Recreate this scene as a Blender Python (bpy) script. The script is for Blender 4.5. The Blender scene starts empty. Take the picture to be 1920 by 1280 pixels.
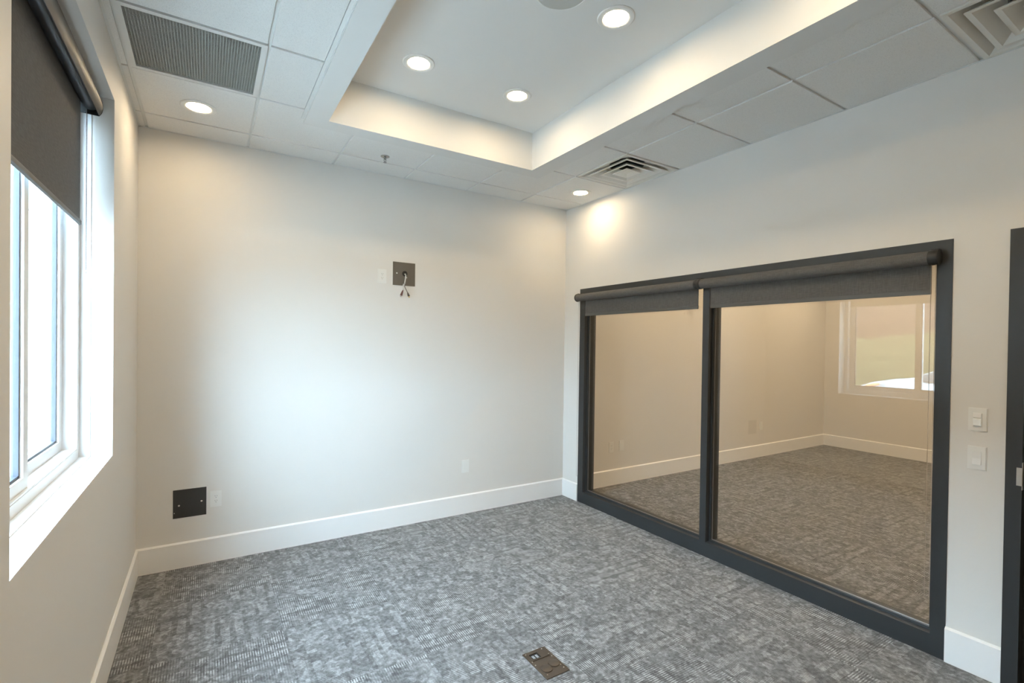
import bpy, bmesh, math, random
from mathutils import Vector, Matrix
random.seed(7)
PI = math.pi
scene = bpy.context.scene
C = scene.collection

# ------------------------------------------------------------------ camera
CAMH = 1.6243
def make_camera():
    cam = bpy.data.cameras.new('camera')
    cam.sensor_fit = 'HORIZONTAL'; cam.sensor_width = 36.0
    cam.lens = 912.834 / 1920 * 36.0
    cam.shift_x = 5.5 / 1920; cam.shift_y = 13.04 / 1920
    cam.clip_start = 0.02; cam.clip_end = 300
    o = bpy.data.objects.new('camera', cam); C.objects.link(o)
    yaw, pitch, roll = math.radians(31.8298), math.radians(-0.5371), math.radians(0.7630)
    fwd = Vector((math.sin(yaw)*math.cos(pitch), math.cos(yaw)*math.cos(pitch), math.sin(pitch)))
    rt = Vector((math.cos(yaw), -math.sin(yaw), 0)); up = rt.cross(fwd)
    r = math.cos(roll)*rt + math.sin(roll)*up
    u = -math.sin(roll)*rt + math.cos(roll)*up
    m = Matrix((r, u, -fwd)).transposed().to_4x4()
    m.translation = (0, 0, CAMH)
    o.matrix_world = m
    scene.camera = o
make_camera()

# ------------------------------------------------------------------ sky, exposure
SKY_STRENGTH = 61.0          # zenith luminance of the overcast sky
SKY_COLOR = (0.585, 0.80, 1.0)
LAMP_STRENGTH = 118.0
LAMP_COLOR = (1.0, 0.77, 0.485)
NEIGHBOUR_LAMP = 320.0
w = bpy.data.worlds.new('overcast_sky'); scene.world = w; w.use_nodes = True
bg = w.node_tree.nodes['Background']
bg.inputs[0].default_value = (*SKY_COLOR, 1)
def overcast():                                   # overcast sky, brighter towards the zenith
    nt = w.node_tree
    tc = nt.nodes.new('ShaderNodeTexCoord'); sp = nt.nodes.new('ShaderNodeSeparateXYZ')
    mr = nt.nodes.new('ShaderNodeMapRange'); mr.clamp = True
    mr.inputs[3].default_value = SKY_STRENGTH*0.56; mr.inputs[4].default_value = SKY_STRENGTH
    nt.links.new(tc.outputs['Generated'], sp.inputs[0]); nt.links.new(sp.outputs[2], mr.inputs[0])
    nt.links.new(mr.outputs[0], bg.inputs[1])
overcast()
vs = scene.view_settings
vs.view_transform = 'Standard'; vs.look = 'None'; vs.gamma = 1.0; vs.use_curve_mapping = False
vs.exposure = 0.09
scene.cycles.diffuse_bounces = 7
scene.cycles.max_bounces = 14
scene.cycles.transparent_max_bounces = 16

# ------------------------------------------------------------------ measures
XL, XR, YB, ZC, YF = -0.405, 3.287, 4.160, 3.0715, -2.60
XR2, XFAR = 3.43, 8.84                       # other face of the partition, far wall of the next room
WY0, WY1, WZ0, WZ1, XOUT = 1.64, 3.165, 1.03, 2.83, -0.66
PY0, PY1, PZ1 = 0.937, 3.906, 2.20           # partition window
DY0, DY1, DZ1 = -0.27, 0.725, 2.207          # door
GX0, GY0, T = -0.358, 3.891, 0.6096          # ceiling grid
TX0, TX1, TY1, TY0 = 0.53, 2.42, 3.455, GY0 - 8*T   # tray outer
IX0, IX1, IY1, IY0 = 0.662, 2.260, 3.320, GY0 - 8*T + 0.14
ZBAND, ZTRAY = ZC - 0.02, 3.355

# ------------------------------------------------------------------ materials
def new_mat(name):
    m = bpy.data.materials.new(name); m.use_nodes = True
    nt = m.node_tree
    return m, nt, nt.nodes['Principled BSDF']
def nd(nt, t, **k):
    n = nt.nodes.new(t)
    for a, b in k.items(): setattr(n, a, b)
    return n
def lk(nt, a, b): nt.links.new(a, b)
def paint(name, col, rough=0.6, var=0.02, scale=6.0, bump=0.0, bscale=300.0, metal=0.0, spec=0.5, sheen=0.0):
    m, nt, p = new_mat(name)
    tc = nd(nt, 'ShaderNodeTexCoord')
    n = nd(nt, 'ShaderNodeTexNoise'); n.inputs['Scale'].default_value = scale; n.inputs['Detail'].default_value = 3
    lk(nt, tc.outputs['Object'], n.inputs['Vector'])
    mx = nd(nt, 'ShaderNodeMix', data_type='RGBA')
    lk(nt, n.outputs['Fac'], mx.inputs[0])
    a = [max(0, c*(1-var)) for c in col]; b = [min(1, c*(1+var)) for c in col]
    mx.inputs[6].default_value = (*a, 1); mx.inputs[7].default_value = (*b, 1)
    lk(nt, mx.outputs[2], p.inputs['Base Color'])
    p.inputs['Roughness'].default_value = rough; p.inputs['Metallic'].default_value = metal
    p.inputs['Specular IOR Level'].default_value = spec
    if sheen: p.inputs['Sheen Weight'].default_value = sheen
    if bump:
        n2 = nd(nt, 'ShaderNodeTexNoise'); n2.inputs['Scale'].default_value = bscale; n2.inputs['Detail'].default_value = 2
        lk(nt, tc.outputs['Object'], n2.inputs['Vector'])
        bp = nd(nt, 'ShaderNodeBump'); bp.inputs['Strength'].default_value = bump; bp.inputs['Distance'].default_value = 0.002
        lk(nt, n2.outputs['Fac'], bp.inputs['Height']); lk(nt, bp.outputs['Normal'], p.inputs['Normal'])
    return m
M = {}
M['wall'] = paint('wall_paint', (0.75, 0.732, 0.702), 0.55, 0.01, 2.0, 0.08, 260, spec=0.35)
M['ceil_paint'] = paint('ceiling_paint', (0.75, 0.75, 0.735), 0.7, 0.01, 2.0, 0.05, 260, spec=0.3)
M['trim'] = paint('white_trim_paint', (0.87, 0.868, 0.86), 0.35, 0.01, 3.0)
M['grid'] = paint('white_grid_metal', (0.70, 0.71, 0.70), 0.4, 0.01)
M['plastic'] = paint('white_plastic', (0.80, 0.80, 0.78), 0.3, 0.01)
M['slot'] = paint('dark_slot', (0.02, 0.02, 0.02), 0.6, 0.05)
M['frame'] = paint('black_aluminium', (0.030, 0.033, 0.035), 0.38, 0.06, 20, 0.03, 500)
M['frame_groove'] = paint('black_gasket', (0.012, 0.012, 0.012), 0.5, 0.05)
M['door'] = paint('black_door_paint', (0.018, 0.018, 0.018), 0.45, 0.05)
M['vinyl'] = paint('white_vinyl', (0.80, 0.81, 0.82), 0.35, 0.01)
M['gasket'] = paint('grey_gasket', (0.05, 0.055, 0.07), 0.5, 0.05)
M['chrome'] = paint('chrome', (0.42, 0.42, 0.42), 0.10, 0.02, metal=1.0)
M['steel'] = paint('brushed_steel', (0.62, 0.60, 0.57), 0.3, 0.04, 40, metal=1.0)
M['bronze'] = paint('bronze_metal', (0.125, 0.105, 0.088), 0.38, 0.08, 30, metal=0.75)
M['brown_plate'] = paint('brown_metal_plate', (0.125, 0.105, 0.082), 0.5, 0.06, 25)
M['black_plate'] = paint('black_metal_plate', (0.035, 0.035, 0.034), 0.5, 0.06, 25)
M['cable'] = paint('grey_cable', (0.62, 0.60, 0.57), 0.4, 0.03)
M['cable_dark'] = paint('dark_cable', (0.10, 0.075, 0.06), 0.45, 0.05)
M['connector'] = paint('brown_connector', (0.14, 0.055, 0.045), 0.45, 0.05)
M['gold'] = paint('gold_tip', (0.75, 0.55, 0.22), 0.3, 0.05, metal=1.0)
M['diff'] = paint('diffuser_enamel', (0.74, 0.72, 0.67), 0.45, 0.02)
M['duct'] = paint('duct_metal', (0.10, 0.115, 0.115), 0.45, 0.15, 12, metal=0.5)
M['grille'] = paint('grille_grey', (0.30, 0.31, 0.285), 0.5, 0.05, 30)
M['grille_back'] = paint('plenum_sheet', (0.42, 0.42, 0.40), 0.6, 0.05, 10)
M['slot_soft'] = paint('grey_slot', (0.30, 0.30, 0.29), 0.6, 0.05)
M['jack'] = paint('grey_jack', (0.30, 0.32, 0.35), 0.35, 0.05)
M['dark'] = paint('dark_void', (0.05, 0.05, 0.05), 0.8, 0.05)
M['speaker'] = paint('speaker_grille', (0.50, 0.50, 0.47), 0.6, 0.03, 400)
M['concrete'] = paint('pale_concrete', (0.38, 0.375, 0.36), 0.85, 0.10, 1.5, 0.2, 60)
M['block'] = paint('pale_block', (0.62, 0.59, 0.55), 0.85, 0.08, 5, 0.3, 60)
M['mortar'] = paint('mortar', (0.42, 0.41, 0.39), 0.9, 0.06, 8)
M['carpaint'] = paint('white_car_paint', (0.82, 0.83, 0.85), 0.22, 0.005)
M['carglass'] = paint('car_glass', (0.03, 0.035, 0.04), 0.08, 0.02)
M['tyre'] = paint('tyre_rubber', (0.025, 0.025, 0.025), 0.8, 0.1)
M['headlight'] = paint('headlight_lens', (0.16, 0.17, 0.18), 0.15, 0.05)
M['amber'] = paint('amber_lens', (0.55, 0.13, 0.02), 0.2, 0.04)

def fabric_mat(name, col):
    m, nt, p = new_mat(name)
    tc = nd(nt, 'ShaderNodeTexCoord'); sp = nd(nt, 'ShaderNodeSeparateXYZ'); lk(nt, tc.outputs['Object'], sp.inputs[0])
    n = nd(nt, 'ShaderNodeTexNoise'); n.inputs['Scale'].default_value = 1.0
    mp = nd(nt, 'ShaderNodeMapping'); mp.inputs['Scale'].default_value = (300, 300, 25)
    lk(nt, tc.outputs['Object'], mp.inputs[0]); lk(nt, mp.outputs[0], n.inputs['Vector'])
    n2 = nd(nt, 'ShaderNodeTexNoise'); n2.inputs['Scale'].default_value = 1.0
    mp2 = nd(nt, 'ShaderNodeMapping'); mp2.inputs['Scale'].default_value = (25, 25, 300)
    lk(nt, tc.outputs['Object'], mp2.inputs[0]); lk(nt, mp2.outputs[0], n2.inputs['Vector'])
    ad = nd(nt, 'ShaderNodeMath', operation='ADD'); lk(nt, n.outputs['Fac'], ad.inputs[0]); lk(nt, n2.outputs['Fac'], ad.inputs[1])
    r = nd(nt, 'ShaderNodeMapRange'); r.inputs[1].default_value = 0.7; r.inputs[2].default_value = 1.3
    lk(nt, ad.outputs[0], r.inputs[0])
    mx = nd(nt, 'ShaderNodeMix', data_type='RGBA'); lk(nt, r.outputs[0], mx.inputs[0])
    mx.inputs[6].default_value = (*[c*0.8 for c in col], 1); mx.inputs[7].default_value = (*[c*1.2 for c in col], 1)
    lk(nt, mx.outputs[2], p.inputs['Base Color'])
    p.inputs['Roughness'].default_value = 0.8; p.inputs['Specular IOR Level'].default_value = 0.25
    return m
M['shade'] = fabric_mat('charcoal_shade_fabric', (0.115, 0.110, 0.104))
M['shade_bar'] = paint('charcoal_bar', (0.10, 0.096, 0.09), 0.5, 0.03)
M['fascia'] = paint('dark_anodised_fascia', (0.062, 0.056, 0.050), 0.5, 0.03)
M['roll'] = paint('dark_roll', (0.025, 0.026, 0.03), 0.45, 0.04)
M['bead'] = paint('steel_bead', (0.40, 0.37, 0.35), 0.3, 0.05, metal=0.7)

def glass_mat(name, tint, f0):
    m = bpy.data.materials.new(name); m.use_nodes = True
    nt = m.node_tree; nt.nodes.clear()
    out = nd(nt, 'ShaderNodeOutputMaterial')
    g = nd(nt, 'ShaderNodeNewGeometry')
    d = nd(nt, 'ShaderNodeVectorMath', operation='DOT_PRODUCT')
    lk(nt, g.outputs['Incoming'], d.inputs[0]); lk(nt, g.outputs['Normal'], d.inputs[1])
    ab = nd(nt, 'ShaderNodeMath', operation='ABSOLUTE'); lk(nt, d.outputs['Value'], ab.inputs[0])
    om = nd(nt, 'ShaderNodeMath', operation='SUBTRACT'); om.inputs[0].default_value = 1; lk(nt, ab.outputs[0], om.inputs[1])
    pw = nd(nt, 'ShaderNodeMath', operation='POWER'); lk(nt, om.outputs[0], pw.inputs[0]); pw.inputs[1].default_value = 5
    ml = nd(nt, 'ShaderNodeMath', operation='MULTIPLY_ADD'); lk(nt, pw.outputs[0], ml.inputs[0])
    ml.inputs[1].default_value = 1-f0; ml.inputs[2].default_value = f0
    tr = nd(nt, 'ShaderNodeBsdfTransparent'); tr.inputs[0].default_value = (*tint, 1)
    gl = nd(nt, 'ShaderNodeBsdfGlossy'); gl.inputs['Roughness'].default_value = 0.0; gl.inputs[0].default_value = (1, 1, 1, 1)
    mx = nd(nt, 'ShaderNodeMixShader'); lk(nt, ml.outputs[0], mx.inputs[0]); lk(nt, tr.outputs[0], mx.inputs[1]); lk(nt, gl.outputs[0], mx.inputs[2])
    lk(nt, mx.outputs[0], out.inputs[0])
    return m
M['glass_out'] = glass_mat('clear_glass', (0.95, 0.965, 0.96), 0.045)
M['glass_part'] = glass_mat('partition_glass', (0.965, 0.955, 0.935), 0.050)

def emit_mat(name, col, s):
    m, nt, p = new_mat(name)
    p.inputs['Base Color'].default_value = (0.8, 0.8, 0.8, 1)
    p.inputs['Emission Color'].default_value = (*col, 1); p.inputs['Emission Strength'].default_value = s
    return m
M['lens'] = emit_mat('warm_lamp_lens', LAMP_COLOR, LAMP_STRENGTH)
M['lens_n'] = emit_mat('warm_lamp_lens_next_room', (1.0, 0.765, 0.49), NEIGHBOUR_LAMP)

def tile_mat():
    m, nt, p = new_mat('mineral_fibre_tile')
    tc = nd(nt, 'ShaderNodeTexCoord'); oi = nd(nt, 'ShaderNodeObjectInfo')
    ad = nd(nt, 'ShaderNodeVectorMath', operation='ADD'); lk(nt, tc.outputs['Object'], ad.inputs[0])
    lk(nt, oi.outputs['Location'], ad.inputs[1])
    v = nd(nt, 'ShaderNodeTexNoise'); v.inputs['Scale'].default_value = 300; v.inputs['Detail'].default_value = 3
    lk(nt, ad.outputs[0], v.inputs['Vector'])
    r = nd(nt, 'ShaderNodeMapRange'); r.inputs[1].default_value = 0.28; r.inputs[2].default_value = 0.46; lk(nt, v.outputs['Fac'], r.inputs[0])
    mx = nd(nt, 'ShaderNodeMix', data_type='RGBA'); lk(nt, r.outputs[0], mx.inputs[0])
    mx.inputs[6].default_value = (0.66, 0.66, 0.65, 1); mx.inputs[7].default_value = (0.80, 0.80, 0.785, 1)
    lk(nt, mx.outputs[2], p.inputs['Base Color']); p.inputs['Roughness'].default_value = 0.9
    p.inputs['Specular IOR Level'].default_value = 0.2
    b = nd(nt, 'ShaderNodeBump'); b.inputs['Strength'].default_value = 0.35; b.inputs['Distance'].default_value = 0.002
    lk(nt, r.outputs[0], b.inputs['Height']); lk(nt, b.outputs['Normal'], p.inputs['Normal'])
    return m
M['tile'] = tile_mat()

def carpet_mat():
    m, nt, p = new_mat('patterned_carpet')
    tc = nd(nt, 'ShaderNodeTexCoord'); oi = nd(nt, 'ShaderNodeObjectInfo')
    def math_(op, a, b=None, c=None):
        n = nd(nt, 'ShaderNodeMath', operation=op)
        for i, x in enumerate((a, b, c)):
            if x is None: continue
            if isinstance(x, (int, float)): n.inputs[i].default_value = x
            else: lk(nt, x, n.inputs[i])
        return n.outputs[0]
    off = nd(nt, 'ShaderNodeVectorMath', operation='SCALE'); off.inputs[0].default_value = (7.31, 3.17, 0)
    lk(nt, oi.outputs['Random'], off.inputs['Scale'])
    co = nd(nt, 'ShaderNodeVectorMath', operation='ADD'); lk(nt, tc.outputs['Object'], co.inputs[0]); lk(nt, off.outputs[0], co.inputs[1])
    s = nd(nt, 'ShaderNodeSeparateXYZ'); lk(nt, co.outputs[0], s.inputs[0])
    x, y = s.outputs[0], s.outputs[1]
    # loops: thin ribs along y, 10 mm apart
    rib = math_('MULTIPLY_ADD', math_('SINE', math_('MULTIPLY', x, 2*PI/0.0118)), 0.5, 0.5)
    # rows of dashes, each row jogged
    row = math_('FLOOR', math_('DIVIDE', y, 0.070))
    wn = nd(nt, 'ShaderNodeTexWhiteNoise', noise_dimensions='1D'); lk(nt, row, wn.inputs['W'])
    jog = math_('MULTIPLY_ADD', wn.outputs['Value'], 0.4, x)
    col = math_('FLOOR', math_('DIVIDE', jog, 0.084))
    cv = nd(nt, 'ShaderNodeCombineXYZ'); lk(nt, row, cv.inputs[0]); lk(nt, col, cv.inputs[1])
    wn2 = nd(nt, 'ShaderNodeTexWhiteNoise', noise_dimensions='2D'); lk(nt, cv.outputs[0], wn2.inputs['Vector'])
    cell = wn2.outputs['Value']
    fy = math_('FRACT', math_('DIVIDE', y, 0.070))
    gap = math_('MULTIPLY', math_('GREATER_THAN', fy, 0.10), math_('LESS_THAN', fy, math_('MULTIPLY_ADD', cell, 0.35, 0.55)))
    big = nd(nt, 'ShaderNodeTexNoise'); big.inputs['Scale'].default_value = 5.0; big.inputs['Detail'].default_value = 2
    lk(nt, co.outputs[0], big.inputs['Vector'])
    bm_ = nd(nt, 'ShaderNodeMapRange'); bm_.inputs[1].default_value = 0.36; bm_.inputs[2].default_value = 0.60; lk(nt, big.outputs['Fac'], bm_.inputs[0])
    dash = math_('MULTIPLY', math_('MULTIPLY', rib, gap), math_('MULTIPLY', math_('GREATER_THAN', cell, 0.22), bm_.outputs[0]))
    # rectangular blotches
    mp = nd(nt, 'ShaderNodeMapping'); mp.inputs['Scale'].default_value = (30, 24, 1); lk(nt, co.outputs[0], mp.inputs[0])
    dn = nd(nt, 'ShaderNodeTexNoise'); dn.inputs['Scale'].default_value = 30; dn.inputs['Detail'].default_value = 3
    lk(nt, co.outputs[0], dn.inputs['Vector'])
    wv = nd(nt, 'ShaderNodeVectorMath', operation='MULTIPLY_ADD'); lk(nt, dn.outputs['Color'], wv.inputs[0])
    wv.inputs[1].default_value = (2.2, 2.2, 0); lk(nt, mp.outputs[0], wv.inputs[2])
    vo = nd(nt, 'ShaderNodeTexVoronoi', feature='F1', distance='CHEBYCHEV'); vo.inputs['Scale'].default_value = 1.0
    lk(nt, wv.outputs[0], vo.inputs['Vector'])
    vs_ = nd(nt, 'ShaderNodeSeparateColor'); lk(nt, vo.outputs['Color'], vs_.inputs[0])
    fine = nd(nt, 'ShaderNodeTexNoise'); fine.inputs['Scale'].default_value = 420; fine.inputs['Detail'].default_value = 2
    lk(nt, co.outputs[0], fine.inputs['Vector'])
    med = nd(nt, 'ShaderNodeTexNoise'); med.inputs['Scale'].default_value = 45; med.inputs['Detail'].default_value = 4
    lk(nt, co.outputs[0], med.inputs['Vector'])
    v = math_('MULTIPLY', vs_.outputs[0], 0.19)
    v = math_('MULTIPLY_ADD', med.outputs['Fac'], 0.62, v)
    v = math_('MULTIPLY_ADD', fine.outputs['Fac'], 0.60, v)
    v = math_('MULTIPLY_ADD', dash, 0.23, v)
    v = math_('MULTIPLY_ADD', math_('MULTIPLY', math_('SUBTRACT', 1.0, rib), bm_.outputs[0]), -0.16, v)
    v = math_('SUBTRACT', v, 0.345)
    rp = nd(nt, 'ShaderNodeValToRGB')
    e = rp.color_ramp.elements
    e[0].position = 0.14; e[0].color = (0.058, 0.057, 0.057, 1)
    e[1].position = 0.69; e[1].color = (0.49, 0.495, 0.50, 1)
    k = rp.color_ramp.elements.new(0.40); k.color = (0.188, 0.187, 0.187, 1)
    lk(nt, v, rp.inputs[0])
    lk(nt, rp.outputs[0], p.inputs['Base Color'])
    p.inputs['Roughness'].default_value = 0.95; p.inputs['Specular IOR Level'].default_value = 0.1
    p.inputs['Sheen Weight'].default_value = 0.25; p.inputs['Sheen Roughness'].default_value = 0.5
    b = nd(nt, 'ShaderNodeBump'); b.inputs['Strength'].default_value = 0.5; b.inputs['Distance'].default_value = 0.003
    lk(nt, v, b.inputs['Height']); lk(nt, b.outputs['Normal'], p.inputs['Normal'])
    return m
M['carpet'] = carpet_mat()

def hill_mat():
    m, nt, p = new_mat('hillside_grass_and_soil')
    tc = nd(nt, 'ShaderNodeTexCoord'); s = nd(nt, 'ShaderNodeSeparateXYZ'); lk(nt, tc.outputs['Object'], s.inputs[0])
    n = nd(nt, 'ShaderNodeTexNoise'); n.inputs['Scale'].default_value = 1.6; n.inputs['Detail'].default_value = 8; n.inputs['Roughness'].default_value = 0.72
    lk(nt, tc.outputs['Object'], n.inputs['Vector'])
    g = nd(nt, 'ShaderNodeMix', data_type='RGBA'); lk(nt, n.outputs['Fac'], g.inputs[0])
    g.inputs[6].default_value = (0.000, 0.002, 0.000, 1); g.inputs[7].default_value = (0.125, 0.110, 0.050, 1)
    n2 = nd(nt, 'ShaderNodeTexNoise'); n2.inputs['Scale'].default_value = 3.2; n2.inputs['Detail'].default_value = 6
    lk(nt, tc.outputs['Object'], n2.inputs['Vector'])
    so = nd(nt, 'ShaderNodeMix', data_type='RGBA'); lk(nt, n2.outputs['Fac'], so.inputs[0])
    so.inputs[6].default_value = (0.010, 0.004, 0.002, 1); so.inputs[7].default_value = (0.078, 0.038, 0.028, 1)
    w1 = nd(nt, 'ShaderNodeMath', operation='MULTIPLY_ADD'); lk(nt, n2.outputs['Fac'], w1.inputs[0]); w1.inputs[1].default_value = 0.5; lk(nt, s.outputs[0], w1.inputs[2])
    st = nd(nt, 'ShaderNodeMath', operation='LESS_THAN'); lk(nt, w1.outputs[0], st.inputs[0]); st.inputs[1].default_value = -13.5
    mx = nd(nt, 'ShaderNodeMix', data_type='RGBA'); lk(nt, st.outputs[0], mx.inputs[0]); lk(nt, g.outputs[2], mx.inputs[6]); lk(nt, so.outputs[2], mx.inputs[7])
    lk(nt, mx.outputs[2], p.inputs['Base Color']); p.inputs['Roughness'].default_value = 1.0
    p.inputs['Specular IOR Level'].default_value = 0.1
    b = nd(nt, 'ShaderNodeBump'); b.inputs['Strength'].default_value = 0.7; b.inputs['Distance'].default_value = 0.15
    n3 = nd(nt, 'ShaderNodeTexNoise'); n3.inputs['Scale'].default_value = 14; n3.inputs['Detail'].default_value = 5
    lk(nt, tc.outputs['Object'], n3.inputs['Vector'])
    lk(nt, n3.outputs['Fac'], b.inputs['Height']); lk(nt, b.outputs['Normal'], p.inputs['Normal'])
    return m
M['hill'] = hill_mat()

# ------------------------------------------------------------------ mesh helpers
def bx(bm, x0, x1, y0, y1, z0, z1):
    v = [bm.verts.new((x, y, z)) for x in (x0, x1) for y in (y0, y1) for z in (z0, z1)]
    for f in ((0,1,3,2), (4,6,7,5), (0,4,5,1), (2,3,7,6), (0,2,6,4), (1,5,7,3)):
        bm.faces.new([v[i] for i in f])
def prism(bm, pts, a0, a1, axis='z'):
    """polygon extruded along an axis; pts are the two other coordinates in xyz order"""
    def P(p, a):
        return {'z': (p[0], p[1], a), 'y': (p[0], a, p[1]), 'x': (a, p[0], p[1])}[axis]
    lo = [bm.verts.new(P(p, a0)) for p in pts]; hi = [bm.verts.new(P(p, a1)) for p in pts]
    n = len(pts)
    bm.faces.new(lo); bm.faces.new(hi[::-1])
    for i in range(n): bm.faces.new([lo[i], hi[i], hi[(i+1) % n], lo[(i+1) % n]])
def lathe(bm, prof, seg=32, c=(0, 0, 0), axis='z', closed=False):
    """prof: list of (radius, height)"""
    rings = []
    for r, h in prof:
        ring = []
        if r < 1e-6:
            q = {'z': (0, 0, h), 'y': (0, h, 0), 'x': (h, 0, 0)}[axis]
            ring = [bm.verts.new((c[0]+q[0], c[1]+q[1], c[2]+q[2]))]
        else:
            for k in range(seg):
                a = 2*PI*k/seg; ca, sa = r*math.cos(a), r*math.sin(a)
                q = {'z': (ca, sa, h), 'y': (ca, h, sa), 'x': (h, ca, sa)}[axis]
                ring.append(bm.verts.new((c[0]+q[0], c[1]+q[1], c[2]+q[2])))
        rings.append(ring)
    if closed: rings.append(rings[0])
    for a, b in zip(rings, rings[1:]):
        for k in range(seg):
            k2 = (k+1) % seg
            if len(a) == 1 and len(b) == 1: continue
            if len(a) == 1: bm.faces.new([a[0], b[k], b[k2]])
            elif len(b) == 1: bm.faces.new([a[k], b[0], a[k2]])
            else: bm.faces.new([a[k], b[k], b[k2], a[k2]])
def tube(bm, pts, r, seg=8):
    pts = [Vector(p) for p in pts]; rings = []
    rr = r if isinstance(r, (list, tuple)) else [r]*len(pts)
    for i, p in enumerate(pts):
        d = (pts[min(i+1, len(pts)-1)] - pts[max(i-1, 0)]).normalized()
        ref = Vector((0, 0, 1)) if abs(d.z) < 0.9 else Vector((1, 0, 0))
        a = d.cross(ref).normalized(); b = d.cross(a)
        rings.append([bm.verts.new(p + rr[i]*(math.cos(2*PI*k/seg)*a + math.sin(2*PI*k/seg)*b)) for k in range(seg)])
    for A, B in zip(rings, rings[1:]):
        for k in range(seg): bm.faces.new([A[k], B[k], B[(k+1) % seg], A[(k+1) % seg]])
    bm.faces.new(rings[0]); bm.faces.new(rings[-1][::-1])
def NB(): return bmesh.new()
def mk(fn, *a, **k):
    bm = NB(); fn(bm, *a, **k); return bm
def box(*a): return mk(bx, *a)
def bevel(bm, w, seg=2):
    bmesh.ops.remove_doubles(bm, verts=bm.verts, dist=1e-6)
    bmesh.ops.bevel(bm, geom=list(bm.edges), offset=w, segments=seg, affect='EDGES', profile=0.5)
    return bm
def obj(name, bm, mat, parent=None, smooth=False, origin=None):
    bmesh.ops.recalc_face_normals(bm, faces=bm.faces)
    if origin is not None: bmesh.ops.translate(bm, verts=bm.verts, vec=-Vector(origin))
    me = bpy.data.meshes.new(name); bm.to_mesh(me); bm.free()
    me.materials.append(M[mat])
    if smooth:
        for f in me.polygons: f.use_smooth = True
        if smooth is not True: me.set_sharp_from_angle(angle=smooth)
    o = bpy.data.objects.new(name, me); C.objects.link(o)
    if parent is not None: o.parent = parent
    elif origin is not None: o.location = origin
    return o
def inst(name, me, loc, parent, rotz=0.0):
    o = bpy.data.objects.new(name, me); C.objects.link(o); o.parent = parent
    o.location = loc; o.rotation_euler = (0, 0, rotz); return o
def tag(o, label, cat, group=None, kind=None):
    o['label'] = label; o['category'] = cat
    if group: o['group'] = group
    if kind: o['kind'] = kind
    return o
def thing(name, label, cat, loc=(0, 0, 0), rotz=0.0, group=None, kind=None):
    o = bpy.data.objects.new(name, None); C.objects.link(o); o.empty_display_size = 0.05
    o.location = loc; o.rotation_euler = (0, 0, rotz)
    return tag(o, label, cat, group, kind)
def copy_tree(o, parent=None):
    c = o.copy(); C.objects.link(c); c.parent = parent
    for ch in o.children: copy_tree(ch, c)
    return c
SM = math.radians(35)

# ================================================================== SETTING
# ---- walls
bm = NB()
bx(bm, XOUT, XL, YF-0.2, WY0, -0.2, 3.62); bx(bm, XOUT, XL, WY1, YB+0.2, -0.2, 3.62)
bx(bm, XOUT, XL, WY0, WY1, -0.2, WZ0); bx(bm, XOUT, XL, WY0, WY1, WZ1, 3.62)
tag(obj('wall_left', bm, 'wall'), 'greige painted wall with the deep daylight window opening', 'wall', kind='structure')
tag(obj('wall_back', box(XL, XFAR+0.2, YB, YB+0.2, -0.2, 3.62), 'wall'), 'plain pale greige end wall holding the square cover plates', 'wall', kind='structure')
bm = NB()
bx(bm, XR, XR2, PY1, YB, 0, 3.62); bx(bm, XR, XR2, PY0, PY1, PZ1, 3.62); bx(bm, XR, XR2, DY1, PY0, 0, 3.62)
bx(bm, XR, XR2, DY0, DY1, DZ1, 3.62); bx(bm, XR, XR2, YF, DY0, 0, 3.62)
tag(obj('wall_right', bm, 'wall'), 'grey white partition wall around the large black framed glazing', 'wall', kind='structure')
tag(obj('wall_front', box(XL, XFAR+0.2, YF-0.2, YF, -0.2, 3.62), 'wall'), 'painted wall behind the viewpoint', 'wall', kind='structure')
tag(obj('wall_far', box(XFAR, XFAR+0.2, YF, YB, -0.2, 3.62), 'wall'), 'beige far wall of the room behind the glass', 'wall', kind='structure')

# ---- floor slab with carpet tiles
floor = tag(obj('floor', box(XL, XFAR, YF, YB, -0.12, -0.008), 'dark'), 'grey patterned carpet tile floor', 'floor', kind='structure')
CT, CX0, CY0 = 0.61, -0.235, 2.365
_cache = {}
def carpet_tile(x0, x1, y0, y1, cx, cy, q):
    g = 0.0002
    c = [(x0+g-cx, y0+g-cy), (x1-g-cx, y1-g-cy)]
    if q: c = [(c[0][1], -c[1][0]), (c[1][1], -c[0][0])]       # rotate -90: (x,y)->(y,-x)
    key = tuple(round(v, 4) for p_ in c for v in p_)
    if key not in _cache:
        bm = NB(); bx(bm, c[0][0], c[1][0], c[0][1], c[1][1], -0.008, 0.0)
        bmesh.ops.recalc_face_normals(bm, faces=bm.faces)
        top = [e for e in bm.edges if all(abs(v.co.z) < 1e-6 for v in e.verts)]
        bmesh.ops.bevel(bm, geom=top, offset=0.0006, segments=1, affect='EDGES')
        me = bpy.data.meshes.new('carpet_tile'); bm.to_mesh(me); bm.free(); me.materials.append(M['carpet'])
        _cache[key] = me
    inst('carpet_tile', _cache[key], (cx, cy, 0), floor, PI/2 if q else 0)
for rx0, rx1 in ((XL, XR), (XR, XFAR)):
    i = math.floor((rx0-CX0)/CT)
    while CX0 + i*CT < rx1 - 0.002:
        j = math.floor((YF-CY0)/CT)
        while CY0 + j*CT < YB - 0.002:
            a0, a1 = max(rx0, CX0+i*CT), min(rx1, CX0+(i+1)*CT)
            b0, b1 = max(YF, CY0+j*CT), min(YB, CY0+(j+1)*CT)
            if a1-a0 > 0.003 and b1-b0 > 0.003:
                carpet_tile(a0, a1, b0, b1, CX0+(i+.5)*CT, CY0+(j+.5)*CT, (i+j) % 2 == 1)
            j += 1
        i += 1

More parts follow.
